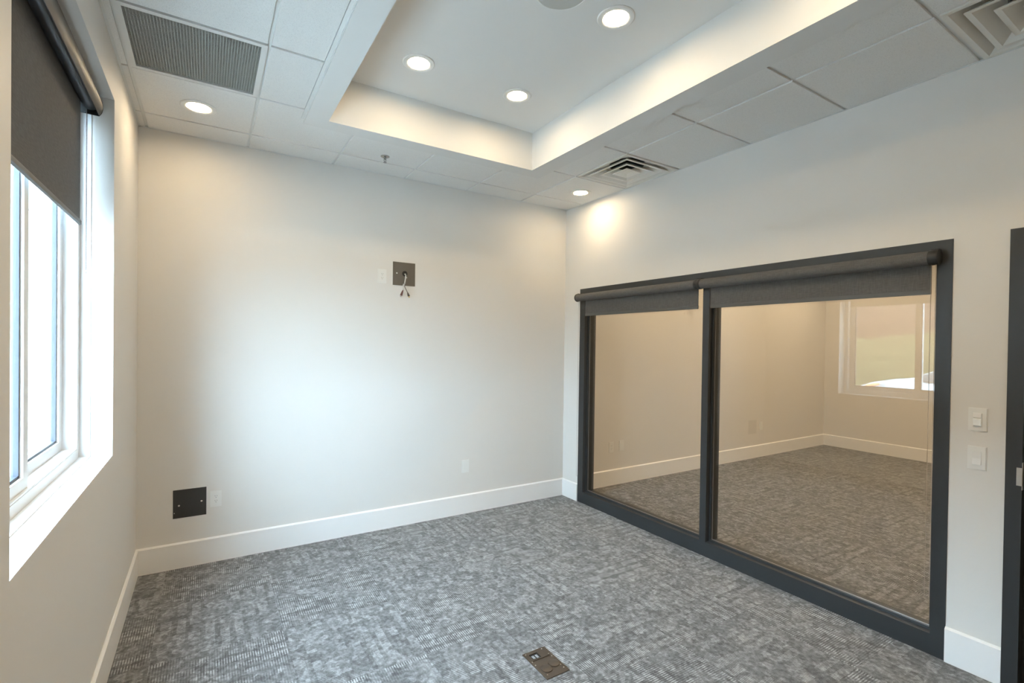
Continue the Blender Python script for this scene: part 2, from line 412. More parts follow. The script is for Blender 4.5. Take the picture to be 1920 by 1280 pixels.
# ---- ceiling
ceiling = tag(obj('ceiling', box(XOUT, XFAR+0.2, YF-0.2, YB+0.2, 3.62, 3.72), 'dark'), 'white suspended tile ceiling around a raised painted tray', 'ceiling', kind='structure')
cols = [XL] + [GX0 + k*T for k in range(6)] + [XR]
rows = [YB] + [GY0 - k*T for k in range(11)] + [YF]
rows = [r for r in rows if r >= YF]
if rows[-1] - YF < 0.05: rows = rows[:-2] + [YF]
GRILLE, DIFF1, DIFF2 = (1, 2), (6, 2), (6, 6)      # (column, row) cells holding vents
E_ = 0.0085
_tcache = {}
def ceiling_tile(pts):
    cx = sum(p_[0] for p_ in pts)/len(pts); cy = sum(p_[1] for p_ in pts)/len(pts)
    loc = [(x-cx, y-cy) for x, y in pts]
    key = tuple(round(v, 3) for p_ in loc for v in p_)
    if key not in _tcache:
        bm = NB(); prism(bm, loc, 0.0, 0.016)
        bmesh.ops.recalc_face_normals(bm, faces=bm.faces)
        low = [e for e in bm.edges if all(abs(v.co.z) < 1e-6 for v in e.verts)]
        bmesh.ops.bevel(bm, geom=low, offset=0.0015, segments=1, affect='EDGES')
        me = bpy.data.meshes.new('ceiling_tile'); bm.to_mesh(me); bm.free(); me.materials.append(M['tile']); _tcache[key] = me
    inst('ceiling_tile', _tcache[key], (cx, cy, ZC), ceiling)
for ci in range(len(cols)-1):
    for ri in range(len(rows)-1):
        if (ci, ri) in (GRILLE, DIFF1, DIFF2): continue
        x0 = cols[ci] + (E_ if ci > 0 else 0.001); x1 = cols[ci+1] - (E_ if ci < len(cols)-2 else 0.001)
        y1 = rows[ri] - (E_ if ri > 0 else 0.001); y0 = rows[ri+1] + (E_ if ri < len(rows)-2 else 0.001)
        inx = x1 > TX0 and x0 < TX1; iny = y0 < TY1 and y1 > TY0
        if not (inx and iny):
            ceiling_tile([(x0, y0), (x1, y0), (x1, y1), (x0, y1)]); continue
        back = y1 > TY1                           # row that still shows behind the tray
        left, right = x0 < TX0, x1 > TX1
        if back and left:
            ceiling_tile([(x0, y0), (TX0, y0), (TX0, TY1), (x1, TY1), (x1, y1), (x0, y1)])
        elif back and right:
            ceiling_tile([(TX1, y0), (x1, y0), (x1, y1), (x0, y1), (x0, TY1), (TX1, TY1)])
        elif back: ceiling_tile([(x0, TY1), (x1, TY1), (x1, y1), (x0, y1)])
        elif left: ceiling_tile([(x0, y0), (TX0-0.022, y0), (TX0-0.022, y1), (x0, y1)])
        elif right: ceiling_tile([(TX1, y0), (x1, y0), (x1, y1), (TX1, y1)])
BZ0, BZ1 = ZC+0.010, ZC+0.014
def bar(x0, x1, y0, y1):
    dz = 0.0007 if (x1-x0) < (y1-y0) else 0.0
    obj('grid_bar', box(x0, x1, y0, y1, BZ0-dz, BZ1+dz), 'grid', ceiling)
for ci in range(1, len(cols)-1):
    x = cols[ci]
    if TX0 < x < TX1: bar(x-0.012, x+0.012, TY1, YB); bar(x-0.012, x+0.012, YF, TY0)
    else: bar(x-0.012, x+0.012, YF, YB)
for ri in range(1, len(rows)-1):
    y = rows[ri]
    if TY0 < y < TY1: bar(XL, TX0, y-0.012, y+0.012); bar(TX1, XR, y-0.012, y+0.012)
    else: bar(XL, XR, y-0.012, y+0.012)
# tray: flat lower band, upright sides and raised top, one drywall piece
bm = NB()
def ring4(bm, a, za, b, zb):
    (ax0, ax1, ay0, ay1), (bx0, bx1, by0, by1) = a, b
    A = [bm.verts.new(v) for v in ((ax0, ay0, za), (ax1, ay0, za), (ax1, ay1, za), (ax0, ay1, za))]
    B = [bm.verts.new(v) for v in ((bx0, by0, zb), (bx1, by0, zb), (bx1, by1, zb), (bx0, by1, zb))]
    for k in range(4): bm.faces.new([A[k], A[(k+1) % 4], B[(k+1) % 4], B[k]])
    return A, B
o_, i_ = (TX0, TX1, TY0, TY1), (IX0, IX1, IY0, IY1)
ring4(bm, o_, ZBAND, i_, ZBAND)
ring4(bm, i_, ZBAND, i_, ZTRAY)
ring4(bm, o_, ZBAND, o_, ZTRAY+0.05)
bx(bm, TX0, TX1, TY0, TY1, ZTRAY, ZTRAY+0.05)
bmesh.ops.remove_doubles(bm, verts=bm.verts, dist=1e-5)
obj('tray', bm, 'ceil_paint', ceiling)
# angle strip along the window side of the tray
bm = NB(); bx(bm, TX0-0.021, TX0-0.001, TY0, 3.415, ZC-0.004, ZC+0.001); bx(bm, TX0-0.004, TX0-0.001, TY0, 3.415, ZC-0.016, ZC-0.004)
obj('edge_angle', bm, 'grid', ceiling)
# wall angle round the room
for a in ((XL, XL+0.012, YF, YB), (XL, XR, YB-0.010, YB), (XR-0.010, XR, YF, YB)):
    obj('wall_angle', box(a[0], a[1], a[2], a[3], ZC-0.0025, ZC-0.0003), 'grid', ceiling)
# next room ceiling
c2 = tag(obj('ceiling', box(XR2, XFAR, YF, YB, ZC, ZC+0.1), 'ceil_paint'), 'flat pale ceiling of the room behind the glass', 'ceiling', kind='structure')

# ---- baseboards (chamfered top)
BT, BH = 0.014, 0.182
def base(name, p0, p1, n, label):
    """p0->p1 along the wall, n = unit normal into the room"""
    d = Vector((p1[0]-p0[0], p1[1]-p0[1], 0)); L = d.length; d.normalize()
    prof = [(0, 0), (BT, 0), (BT, BH-0.010), (0.004, BH), (0, BH)]
    bm = NB(); A = []; B = []
    for s, z in prof:
        q = Vector((p0[0], p0[1], 0)) + Vector((n[0], n[1], 0))*s + Vector((0, 0, z))
        A.append(bm.verts.new(q)); B.append(bm.verts.new(q + d*L))
    k = len(prof); bm.faces.new(A); bm.faces.new(B[::-1])
    for i in range(k): bm.faces.new([A[i], B[i], B[(i+1) % k], A[(i+1) % k]])
    tag(obj(name, bm, 'trim'), label, 'baseboard', kind='structure')
base('baseboard_back', (XL, YB), (XR, YB), (0, -1), 'tall white baseboard along the plain end wall')
base('baseboard_left', (XL, YF), (XL, YB), (1, 0), 'tall white baseboard under the daylight window')
base('baseboard_right', (XR, PY1), (XR, YB), (-1, 0), 'short white baseboard between the corner and the glazing')
base('baseboard_right', (XR, DY1), (XR, PY0), (-1, 0), 'short white baseboard between the glazing and the black door')
base('baseboard_right', (XR, YF), (XR, DY0), (-1, 0), 'white baseboard on the partition beyond the door')
base('baseboard_far', (XFAR, YF), (XFAR, YB), (-1, 0), 'baseboard on the far wall seen through the glass')
base('baseboard_back', (XR2, YB), (XFAR, YB), (0, -1), 'long baseboard on the end wall seen through the glass')
base('baseboard_front', (XL, YF), (XR, YF), (0, 1), 'white baseboard behind the viewpoint')

# ---- window_1: daylight window, white vinyl slider
def rect_ring(bm, x0, x1, y0, y1, z0, z1, wd):
    bx(bm, x0, x1, y0, y0+wd, z0, z1); bx(bm, x0, x1, y1-wd, y1, z0, z1)
    bx(bm, x0, x1, y0+wd, y1-wd, z0, z0+wd); bx(bm, x0, x1, y0+wd, y1-wd, z1-wd, z1)
w1 = tag(obj('window_1', mk(rect_ring, -0.640, -0.535, WY0, WY1, WZ0, WZ1, 0.048), 'vinyl'), 'white sliding window in the deep opening, outdoors blown bright', 'window', kind='structure')
def sash(x0, x1, y0, y1, z0, z1, wd):
    s = obj('sash', mk(rect_ring, x0, x1, y0, y1, z0, z1, wd), 'vinyl', w1)
    xm = (x0+x1)/2
    obj('gasket', mk(rect_ring, xm-0.010, xm+0.010, y0+wd-0.002, y1-wd+0.002, z0+wd-0.002, z1-wd+0.002, 0.012), 'gasket', s)
    obj('glass_pane', box(xm-0.003, xm+0.003, y0+wd, y1-wd, z0+wd, z1-wd), 'glass_out', s)
sash(-0.630, -0.590, 2.345, WY1-0.049, WZ0+0.049, WZ1-0.049, 0.052)
sash(-0.586, -0.546, WY0+0.049, 2.400, WZ0+0.049, WZ1-0.049, 0.052)
obj('jamb_liner', mk(rect_ring, -0.5345, -0.493, WY0+0.0002, WY1-0.0002, WZ0+0.0002, WZ1-0.0002, 0.004), 'vinyl', w1)
obj('sill_track', box(-0.588, -0.536, WY0+0.05, WY1-0.05, WZ0+0.049, WZ0+0.056), 'vinyl', w1)

# ---- window_2: black framed glazing to the next room
FX0, FX1, GXP = XR-0.004, XR2+0.004, 3.347
MU0, MU1 = 2.376, 2.432
bm = NB()
bx(bm, FX0, FX1, PY0, 1.000, 0, PZ1); bx(bm, FX0, FX1, 3.828, PY1, 0, PZ1)
bx(bm, FX0, FX1, 1.000, 3.828, 0, 0.112); bx(bm, FX0, FX1, 1.000, 3.828, 2.125, PZ1)
w2 = tag(obj('window_2', bm, 'frame'), 'large black aluminium framed interior glazing in the partition', 'window', kind='structure')
obj('mullion', box(FX0, FX1, MU0, MU1, 0.112, 2.125), 'frame', w2)
for a, b in ((1.000, MU0), (MU1, 3.828)):
    g = obj('glass_pane', box(GXP-0.003, GXP+0.003, a+0.001, b-0.001, 0.113, 2.124), 'glass_part', w2)
    for x0, x1 in ((GXP-0.022, GXP-0.0035), (GXP+0.0035, GXP+0.022)):
        s = obj('glazing_stop', mk(rect_ring, x0, x1, a, b, 0.112, 2.125, 0.016), 'frame', w2)
    obj('gasket', mk(rect_ring, GXP-0.006, GXP-0.0032, a+0.015, b-0.015, 0.127, 2.11, 0.004), 'bead', w2)

# ---- door_1
bm = NB()
bx(bm, XR-0.012, XR2+0.012, DY1-0.058, DY1, 0, DZ1); bx(bm, XR-0.012, XR2+0.012, DY0, DY0+0.058, 0, DZ1)
bx(bm, XR-0.012, XR2+0.012, DY0+0.058, DY1-0.058, DZ1-0.058, DZ1)
bx(bm, XR+0.050, XR+0.064, DY1-0.074, DY1-0.058, 0, DZ1-0.058)
d1 = tag(obj('door_1', bm, 'frame'), 'black door and frame at the end of the partition', 'door', kind='structure')
leaf = obj('door_leaf', box(XR+0.066, XR+0.108, DY0+0.061, DY1-0.061, 0.012, DZ1-0.061), 'door', d1)
bm = NB(); lathe(bm, [(0, -0.062), (0.012, -0.062), (0.012, -0.012), (0.030, -0.010), (0.030, 0.0), (0, 0.0)], 20, (XR+0.066, 0.585, 1.08), 'x')
tube(bm, [(XR+0.010, 0.585, 1.08), (XR+0.010, 0.54, 1.08), (XR+0.012, 0.47, 1.078)], 0.010)
obj('lever_handle', bm, 'steel', leaf, SM)
bm = NB(); bx(bm, XR-0.0135, XR+0.045, DY1-0.0605, DY1-0.0575, 0.965, 1.095); bx(bm, XR-0.0180, XR-0.0118, DY1-0.0600, DY1-0.040, 0.985, 1.070)
obj('strike_plate', bm, 'steel', d1)

# ================================================================== CEILING FITTINGS
def downlight(x, y, z, label, group, lens='lens'):
    t = thing('recessed_downlight', label, 'ceiling light', (x, y, z), group=group)
    bm = NB(); lathe(bm, [(0.098, 0.0), (0.0985, -0.003), (0.094, -0.0065), (0.074, -0.0075), (0.066, -0.004), (0.065, 0.0)], 40, closed=True)
    obj('trim_ring', bm, 'plastic', t, SM)
    bm = NB(); lathe(bm, [(0.0, -0.0025), (0.0648, -0.0025), (0.0648, -0.0005), (0.0, -0.0005)], 40)
    obj('lens', bm, lens, t)
    return t
grp = 'round recessed downlights'
xa, xb = 1.103, 1.826
downlight(xa, 2.882, ZTRAY, 'lit round recessed light in the tray, nearest the window side', grp)
downlight(xb, 2.880, ZTRAY, 'lit round recessed light in the tray, nearest the inner corner', grp)
downlight(xb, 1.915, ZTRAY, 'largest lit round recessed light, at the top edge of the photo', grp)
downlight(xa, 1.915, ZTRAY, 'lit recessed light in the tray beside the speaker, out of frame', grp)
downlight(-0.053, 3.615, ZC, 'lit round recessed light in the ceiling tile below the grey grille', grp)
downlight(3.010, 3.597, ZC, 'lit round recessed light in the tile beside the small air diffuser', grp)
downlight(-0.053, 1.147, ZC, 'lit recessed light in the tiles above the near window edge, out of frame', grp)
downlight(3.000, -0.68, ZC, 'lit recessed light in the tiles above the door, out of frame', grp)
for yy, nm in ((0.95, 'second'), (-0.015, 'third')):
    downlight(xa, yy, ZTRAY, 'lit recessed tray light, %s row behind the view, window side' % nm, grp)
    downlight(xb, yy, ZTRAY, 'lit recessed tray light, %s row behind the view, glazing side' % nm, grp)
# next room lamps (real fittings in its ceiling)
k = 0
for xx in (4.6, 6.2, 7.8):
    for yy in (3.35, 1.5, -0.5):
        k += 1
        downlight(xx, yy, ZC, 'warm recessed light in the ceiling of the room behind the glass', 'downlights of the next room', 'lens_n')

# round ceiling speaker
t = thing('ceiling_speaker', 'round grey ceiling speaker in the raised tray', 'speaker', (1.468, 1.915, ZTRAY))
bm = NB(); lathe(bm, [(0.134, 0.0), (0.134, -0.004), (0.129, -0.007), (0.125, -0.005), (0.125, 0.0)], 48, closed=True); obj('rim', bm, 'plastic', t, SM)
bm = NB(); lathe(bm, [(0.0, -0.0065), (0.09, -0.006), (0.1248, -0.0045), (0.1248, -0.0005), (0, -0.0005)], 48); obj('grille', bm, 'speaker', t, SM)

# return air grille: white frame, eggcrate core
gx0, gx1 = cols[1], cols[2]; gy1, gy0 = rows[2], rows[3]
gc = ((gx0+gx1)/2, (gy0+gy1)/2)
t = thing('return_air_grille', 'square grey return air grille in the ceiling above the window', 'vent', (gc[0], gc[1], ZC))
hw = (gx1-gx0)/2 - 0.004; iw = 0.274
bm = NB()
for a in ((-hw, hw, -hw, -iw), (-hw, hw, iw, hw), (-hw, -iw, -iw, iw), (iw, hw, -iw, iw)): bx(bm, *a, -0.003, 0.012)
obj('frame', bm, 'grid', t)
bm = NB(); n = 44; st = 2*iw/n
for q in range(1, n):
    p_ = -iw + q*st
    bx(bm, p_-0.0016, p_+0.0016, -iw, iw, 0.0035, 0.012)
n = 66; st = 2*iw/n
for q in range(1, n):
    p_ = -iw + q*st
    bx(bm, -iw, iw, p_-0.0016, p_+0.0016, 0.004, 0.0115)
core = obj('eggcrate_core', bm, 'grille', t); core['kind'] = 'stuff'
bm = NB()
for a in ((-hw, hw, -hw, -iw-0.001), (-hw, hw, iw+0.001, hw), (-hw, -iw-0.001, -iw, iw), (iw+0.001, hw, -iw, iw)): bx(bm, *a, 0.012, 0.12)
bx(bm, -hw, hw, -hw, hw, 0.12, 0.125)
obj('plenum_box', bm, 'grille_back', t)

# square supply diffusers
def diffuser(ci, ri, label):
    x0, x1 = cols[ci], cols[ci+1]; y1, y0 = rows[ri], rows[ri+1]
    t = thing('air_diffuser', label, 'vent', ((x0+x1)/2, (y0+y1)/2, ZC), group='square louvred air diffusers')
    H = min(x1-x0, y1-y0)/2 - 0.004
    def sq(h): return (-h, h, -h, h)
    bm = NB(); ring4(bm, sq(H), -0.002, sq(H-0.022), -0.002); ring4(bm, sq(H-0.022), -0.002, sq(0.185), 0.075)
    ring4(bm, sq(H), -0.002, sq(H), 0.075); ring4(bm, sq(H), 0.075, sq(0.185), 0.0755)
    bmesh.ops.remove_doubles(bm, verts=bm.verts, dist=1e-5); obj('frame', bm, 'diff', t)
    for s in (0.232, 0.156):
        bm = NB()
        ring4(bm, sq(s), -0.004, sq(s-0.020), -0.003); ring4(bm, sq(s-0.020), -0.003, sq(s-0.088), 0.050)
        ring4(bm, sq(s-0.088), 0.050, sq(s-0.086), 0.053); ring4(bm, sq(s-0.086), 0.053, sq(s), -0.0015); ring4(bm, sq(s), -0.0015, sq(s), -0.004)
        bmesh.ops.remove_doubles(bm, verts=bm.verts, dist=1e-5); obj('louvre', bm, 'diff', t)
    bm = NB(); ring4(bm, sq(0.082), -0.004, sq(0.030), 0.010); ring4(bm, sq(0.082), -0.004, sq(0.082), 0.002)
    bx(bm, -0.030, 0.030, -0.030, 0.030, 0.010, 0.012)
    ring4(bm, sq(0.082), 0.002, sq(0.030), 0.012); obj('centre_plate', bm, 'diff', t)
    bm = NB(); lathe(bm, [(0.14, 0.065), (0.14, 0.30), (0.0, 0.30), (0.0, 0.302), (0.145, 0.302), (0.145, 0.065)], 40, closed=True)
    obj('duct_neck', bm, 'duct', t, SM)
    bm = NB()
    pts_o = sq(0.187)
    A = [bm.verts.new(v) for v in ((-0.187, -0.187, 0.0755), (0.187, -0.187, 0.0755), (0.187, 0.187, 0.0755), (-0.187, 0.187, 0.0755))]
    Rr = [bm.verts.new((0.14*math.cos(2*PI*k/40), 0.14*math.sin(2*PI*k/40), 0.0755)) for k in range(40)]
    # plate round the neck: fan between square corners and circle
    cor = {0: 2, 1: 3, 2: 0, 3: 1}
    quad = [A[2], A[3], A[0], A[1]]
    for qd in range(4):
        for k in range(qd*10, qd*10+10): bm.faces.new([quad[qd], Rr[(k+1) % 40], Rr[k]])
        bm.faces.new([quad[qd], quad[(qd+1) % 4], Rr[(qd*10+10) % 40]])
    obj('back_pan', bm, 'diff', t)
    return t
diffuser(*DIFF1, 'small looking square air diffuser in the corner ceiling beside a lit downlight')
diffuser(*DIFF2, 'large looking square air diffuser cut by the top right photo edge')

# sprinkler
t = thing('fire_sprinkler', 'chrome pendent fire sprinkler under the ceiling tiles by the end wall', 'sprinkler', (1.17, 3.754, ZC))
bm = NB(); lathe(bm, [(0.0, 0.0), (0.034, 0.0), (0.034, -0.004), (0.026, -0.009), (0.013, -0.012), (0.0, -0.012)], 32); obj('escutcheon', bm, 'chrome', t, SM)
bm = NB(); lathe(bm, [(0.0, -0.010), (0.010, -0.010), (0.010, -0.022), (0.006, -0.024), (0, -0.024)], 20)
tube(bm, [(-0.008, 0, -0.022), (-0.009, 0, -0.036), (-0.003, 0, -0.046)], 0.0022); tube(bm, [(0.008, 0, -0.022), (0.009, 0, -0.036), (0.003, 0, -0.046)], 0.0022)
tube(bm, [(0, 0, -0.024), (0, 0, -0.047)], 0.0025)
obj('body', bm, 'chrome', t, SM)
bm = NB(); lathe(bm, [(0, -0.047), (0.013, -0.047), (0.014, -0.0485), (0, -0.0495)], 24); obj('deflector', bm, 'chrome', t, SM)

# ================================================================== ROLLER SHADES
def beads(bm, pts_fn, length, step=0.0068, r=0.0029):
    n = int(length/step)
    for k in range(n):
        c = pts_fn(k*step)
        v = [bm.verts.new((c[0]+a*r, c[1]+b*r, c[2]+d*r)) for a, b, d in ((1,0,0),(-1,0,0),(0,1,0),(0,-1,0),(0,0,1),(0,0,-1))]
        for f in ((0,2,4),(2,1,4),(1,3,4),(3,0,4),(2,0,5),(1,2,5),(3,1,5),(0,3,5)): bm.faces.new([v[i] for i in f])
def chain_loop(parent, x, y, ztop, zbot, gap, dx=0.0):
    bm = NB()
    def path(s, sgn): return (x + dx*sgn, y + sgn*gap/2, ztop - s)
    beads(bm, lambda s: path(s, 1), ztop-zbot); beads(bm, lambda s: path(s, -1), ztop-zbot)
    h = gap/2
    beads(bm, lambda s: (x, y + h*math.cos(s/h), zbot - h*math.sin(s/h)), PI*h)
    tube(bm, [path(0, 1), path(ztop-zbot, 1)], 0.0008, 5); tube(bm, [path(0, -1), path(ztop-zbot, -1)], 0.0008, 5)
    o = obj('bead_chain', bm, 'bead', parent); o['kind'] = 'stuff'
def partition_shade(y0, y1, fy0, fy1, label, brackets, chain_y):
    t = thing('roller_shade', label, 'roller shade', (0, 0, 0), group='charcoal roller shades on the glazing')
    cx, cz, r = 3.243, 2.107, 0.037
    bm = NB(); lathe(bm, [(0, y0), (r, y0), (r, y1), (0, y1)], 40, (cx, 0, cz), 'y'); obj('fabric_roll', bm, 'shade', t, SM)
    fab = obj('fabric', box(cx+r-0.0015, cx+r-0.0003, fy0, fy1, 1.93, cz), 'shade', t)
    bm = NB(); bx(bm, cx+r-0.0042, cx+r+0.0022, fy0, fy1, 1.918, 1.945); bevel(bm, 0.002); obj('hem_bar', bm, 'shade_bar', t)
    for a, b in brackets:
        bm = NB(); lathe(bm, [(0, a), (r+0.002, a), (r+0.003, a+0.003), (r+0.003, b-0.003), (r+0.002, b), (0, b)], 40, (cx, 0, cz), 'y')
        bx(bm, cx, XR-0.0045, a+0.006, b-0.006, cz-0.03, cz+0.045)
        obj('bracket', bm, 'frame_groove', t, SM)
    chain_loop(t, cx-0.012 if chain_y < 2 else cx-0.01, chain_y, cz, 0.315 if chain_y < 2 else 0.29, 0.020)
partition_shade(2.4705, 3.893, 2.470, 3.815, 'charcoal roller shade rolled up over the left glazing pane', [(2.4445, 2.470), (3.8935, 3.906)], 3.856)
partition_shade(1.022, 2.4175, 1.022, 2.362, 'long charcoal roller shade rolled up over the right glazing pane', [(0.980, 1.0215), (2.418, 2.4435)], 1.000)

t = thing('roller_shade', 'wide charcoal roller shade half lowered over the daylight window', 'roller shade', (0, 0, 0))
cy0, cy1 = 1.665, 3.120
fx = [(-0.457, 2.722), (-0.449, 2.735), (-0.444, 2.755), (-0.445, 2.778), (-0.451, 2.800), (-0.462, 2.816), (-0.478, 2.826), (-0.535, 2.828)]
inner = [(x-0.0025 if i < 5 else x-0.001, z-0.0005 if i < 5 else z-0.003) for i, (x, z) in enumerate(fx)]
bm = NB(); prism(bm, fx + inner[::-1], cy0, cy1, 'y'); obj('fascia', bm, 'fascia', t, SM)
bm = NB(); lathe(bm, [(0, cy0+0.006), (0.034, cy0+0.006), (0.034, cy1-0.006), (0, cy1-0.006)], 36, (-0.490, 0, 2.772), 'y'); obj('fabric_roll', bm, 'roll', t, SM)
for a, b in ((cy0-0.004, cy0-0.0005), (cy1+0.0005, cy1+0.004)):
    bm = NB(); prism(bm, [(-0.458, 2.719)] + [(x+0.001, z) for x, z in fx[1:]] + [(-0.537, 2.735), (-0.528, 2.722)], a, b, 'y'); obj('end_cap', bm, 'frame_groove', t)
fab = obj('fabric', box(-0.5245, -0.5233, 1.685, 3.090, 2.18, 2.775), 'shade', t)
bm = NB(); prism(bm, [(-0.5305, 2.172), (-0.524, 2.166), (-0.5175, 2.172), (-0.5175, 2.188), (-0.522, 2.195), (-0.526, 2.195), (-0.5305, 2.188)], 1.685, 3.090, 'y'); obj('hem_bar', bm, 'shade_bar', t, SM)
chain_loop(t, -0.506, 3.128, 2.765, 1.95, 0.014)

# ================================================================== WALL PLATES
def wall_plate(name, label, cat, x, y, z, rot, w_, h_, kind, mat='plastic', group=None):
    """plate in local XZ facing -Y"""
    t = thing(name, label, cat, (x, y, z), rot, group)
    bm = NB(); bx(bm, -w_/2, w_/2, -0.006, -0.0002, -h_/2, h_/2)
    fr = [e for e in bm.edges if all(v.co.y < -0.005 for v in e.verts)]
    bmesh.ops.bevel(bm, geom=fr, offset=0.003, segments=2, affect='EDGES'); obj('cover_plate', bm, mat, t)
    if kind == 'outlet':
        f = obj('receptacle_face', box(-0.0165, 0.0165, -0.0075, -0.0055, -0.0335, 0.0335), mat, t)
        for zz in (0.017, -0.017):
            for dx in (-0.0062, 0.0062): obj('slot', box(dx-0.0012, dx+0.0012, -0.0079, -0.0074, zz-0.001, zz+0.0075), 'slot_soft', f)
            bm = NB(); lathe(bm, [(0, -0.0079), (0.0026, -0.0079), (0.0026, -0.0074), (0, -0.0074)], 12, (0, 0, zz-0.0085), 'y'); obj('ground_hole', bm, 'slot_soft', f)
    elif kind == 'blank':
        bm = NB(); bx(bm, -0.0165, 0.0165, -0.0075, -0.0055, -0.0335, 0.0335); obj('insert', bm, mat, t)
    elif kind == 'switch':
        bm = NB(); prism(bm, [(-0.0055, -0.033), (-0.0115, -0.0325), (-0.0082, 0.0), (-0.0075, 0.0325), (-0.0055, 0.033)], -0.0165, 0.0165, 'x'); obj('rocker', bm, 'gloss_plastic', t)
    elif kind == 'dimmer':
        bm = NB(); bx(bm, -0.0165, 0.0165, -0.010, -0.0055, -0.033, 0.033); bevel(bm, 0.0015); p_ = obj('paddle_frame', bm, 'gloss_plastic', t)
        bm = NB(); prism(bm, [(-0.009, -0.030), (-0.0155, -0.029), (-0.0135, 0.002), (-0.009, 0.004)], -0.0145, 0.0145, 'x'); obj('paddle', bm, 'gloss_plastic', p_)
        bm = NB(); prism(bm, [(-0.009, 0.008), (-0.013, 0.010), (-0.011, 0.029), (-0.009, 0.030)], -0.0145, 0.0145, 'x'); obj('paddle', bm, 'gloss_plastic', p_)
    return t
M['gloss_plastic'] = paint('glossy_white_plastic', (0.82, 0.82, 0.81), 0.12, 0.005)
PW, PH = 0.076, 0.120
wall_plate('wall_outlet', 'white duplex outlet beside the brown square plate high on the wall', 'outlet', 1.281, YB, 2.195, 0, PW, PH, 'outlet', group='white wall outlets')
wall_plate('wall_outlet', 'white duplex outlet beside the black square plate low on the wall', 'outlet', 0.064, YB, 0.462, 0, 0.072, PH, 'outlet', group='white wall outlets')
wall_plate('wall_plate', 'lone white plate low on the end wall above the baseboard', 'wall plate', 2.107, YB, 0.450, 0, 0.076, PH, 'blank')
wall_plate('wall_outlet', 'outlet behind the glass nearest the left glazing jamb', 'outlet', 3.995, YB, 0.442, 0, PW, PH, 'outlet', group='outlets behind the glass')
wall_plate('wall_plate', 'plain plate behind the glass just right of the near outlet', 'wall plate', 4.157, YB, 0.447, 0, PW, PH, 'blank')
wall_plate('wall_outlet', 'small outlet behind the glass near the far corner', 'outlet', 7.013, YB, 0.456, 0, PW, PH, 'blank', group='outlets behind the glass')
wall_plate('light_switch', 'upper of the two white switches between glazing and door', 'switch', XR, 0.829, 1.277, -PI/2, 0.072, 0.116, 'dimmer', group='white wall switches')
wall_plate('light_switch', 'lower of the two white switches between glazing and door', 'switch', XR, 0.829, 1.084, -PI/2, 0.072, 0.116, 'switch', group='white wall switches')

# brown cover plate with cable hole
def square_plate(name, label, x, z, s, mat, hole, screws):
    t = thing(name, label, 'cover plate', (x, YB, z))
    bm = NB()
    if hole:
        hx, hz, r = hole; N = 32
        A = [bm.verts.new((sx*s/2, yy, sz*s/2)) for yy in (-0.003, -0.0002) for sx, sz in ((1, 1), (-1, 1), (-1, -1), (1, -1))]
        for base_, yy in ((0, -0.003), (4, -0.0002)):
            Rr = [bm.verts.new((hx+r*math.cos(2*PI*k/N), yy, hz+r*math.sin(2*PI*k/N))) for k in range(N)]
            off = N//8
            for qd in range(4):
                for k in range(qd*N//4, qd*N//4+N//4): bm.faces.new([A[base_+qd], Rr[k % N], Rr[(k+1) % N]])
                bm.faces.new([A[base_+qd], Rr[((qd+1)*N//4) % N], A[base_+(qd+1) % 4]])
        for k in range(4): bm.faces.new([A[k], A[(k+1) % 4], A[4+(k+1) % 4], A[4+k]])
    else: bx(bm, -s/2, s/2, -0.003, -0.0002, -s/2, s/2)
    obj('plate', bm, mat, t)
    if hole:
        bm = NB(); lathe(bm, [(hole[2]-0.0002, -0.004), (hole[2]+0.003, -0.0045), (hole[2]+0.003, -0.003), (hole[2]-0.0002, -0.001)], 32, (hole[0], 0, hole[1]), 'y', closed=True); obj('grommet', bm, 'slot', t, SM)
        bm = NB(); lathe(bm, [(0, -0.0012), (hole[2], -0.0012), (hole[2], -0.0006), (0, -0.0006)], 32, (hole[0], 0, hole[1]), 'y'); obj('hole', bm, 'slot', t)
    for sx, sz, r in screws:
        bm = NB(); lathe(bm, [(0, -0.0055), (r*0.7, -0.005), (r, -0.0035), (r, -0.0025), (0, -0.0025)], 16, (sx, 0, sz), 'y'); obj('screw', bm, 'plastic', t, SM)
    return t
square_plate('cable_plate', 'brown square cable plate with a round hole high on the wall', 1.478, 2.2285, 0.204, 'brown_plate', (0.006, 0.004, 0.021), [(-0.066, 0.004, 0.006), (0.024, -0.030, 0.004)])
square_plate('cover_plate', 'black square cover plate low on the wall near the window corner', -0.0965, 0.4555, 0.201, 'black_plate', None, [(-0.065, -0.012, 0.006), (0.071, 0.002, 0.006), (-0.092, -0.062, 0.003)])

# cable hanging out of the plate
hx, hz = 1.484, 2.2325
t = thing('av_cable', 'grey cable with two plugs hanging out of the brown plate', 'cable', (hx, YB, hz))
bm = NB(); tube(bm, [(0, -0.003, -0.004), (-0.001, -0.020, -0.006), (-0.002, -0.034, -0.022), (-0.008, -0.040, -0.060), (-0.014, -0.042, -0.092), (-0.020, -0.042, -0.104)], 0.0052, 10); obj('sheath', bm, 'cable', t, True)
bm = NB(); tube(bm, [(-0.020, -0.042, -0.098), (-0.026, -0.042, -0.112)], [0.0085, 0.0065], 10); obj('boot', bm, 'cable', t, True)
def lead(pts, plug0, plug1, mat, tip):
    bm = NB(); tube(bm, pts, 0.003, 8); l = obj('lead', bm, mat, t, True)
    d = (Vector(plug1)-Vector(plug0)); e = Vector(plug1) + d.normalized()*0.012
    bm = NB(); tube(bm, [plug0, Vector(plug0)+d*0.4, plug1], [0.004, 0.008, 0.0105], 10); obj('plug', bm, 'connector' if mat == 'cable' else 'cable_dark', l, True)
    bm = NB(); tube(bm, [plug1, e], 0.0065, 10); obj('plug_tip', bm, tip, l, True)
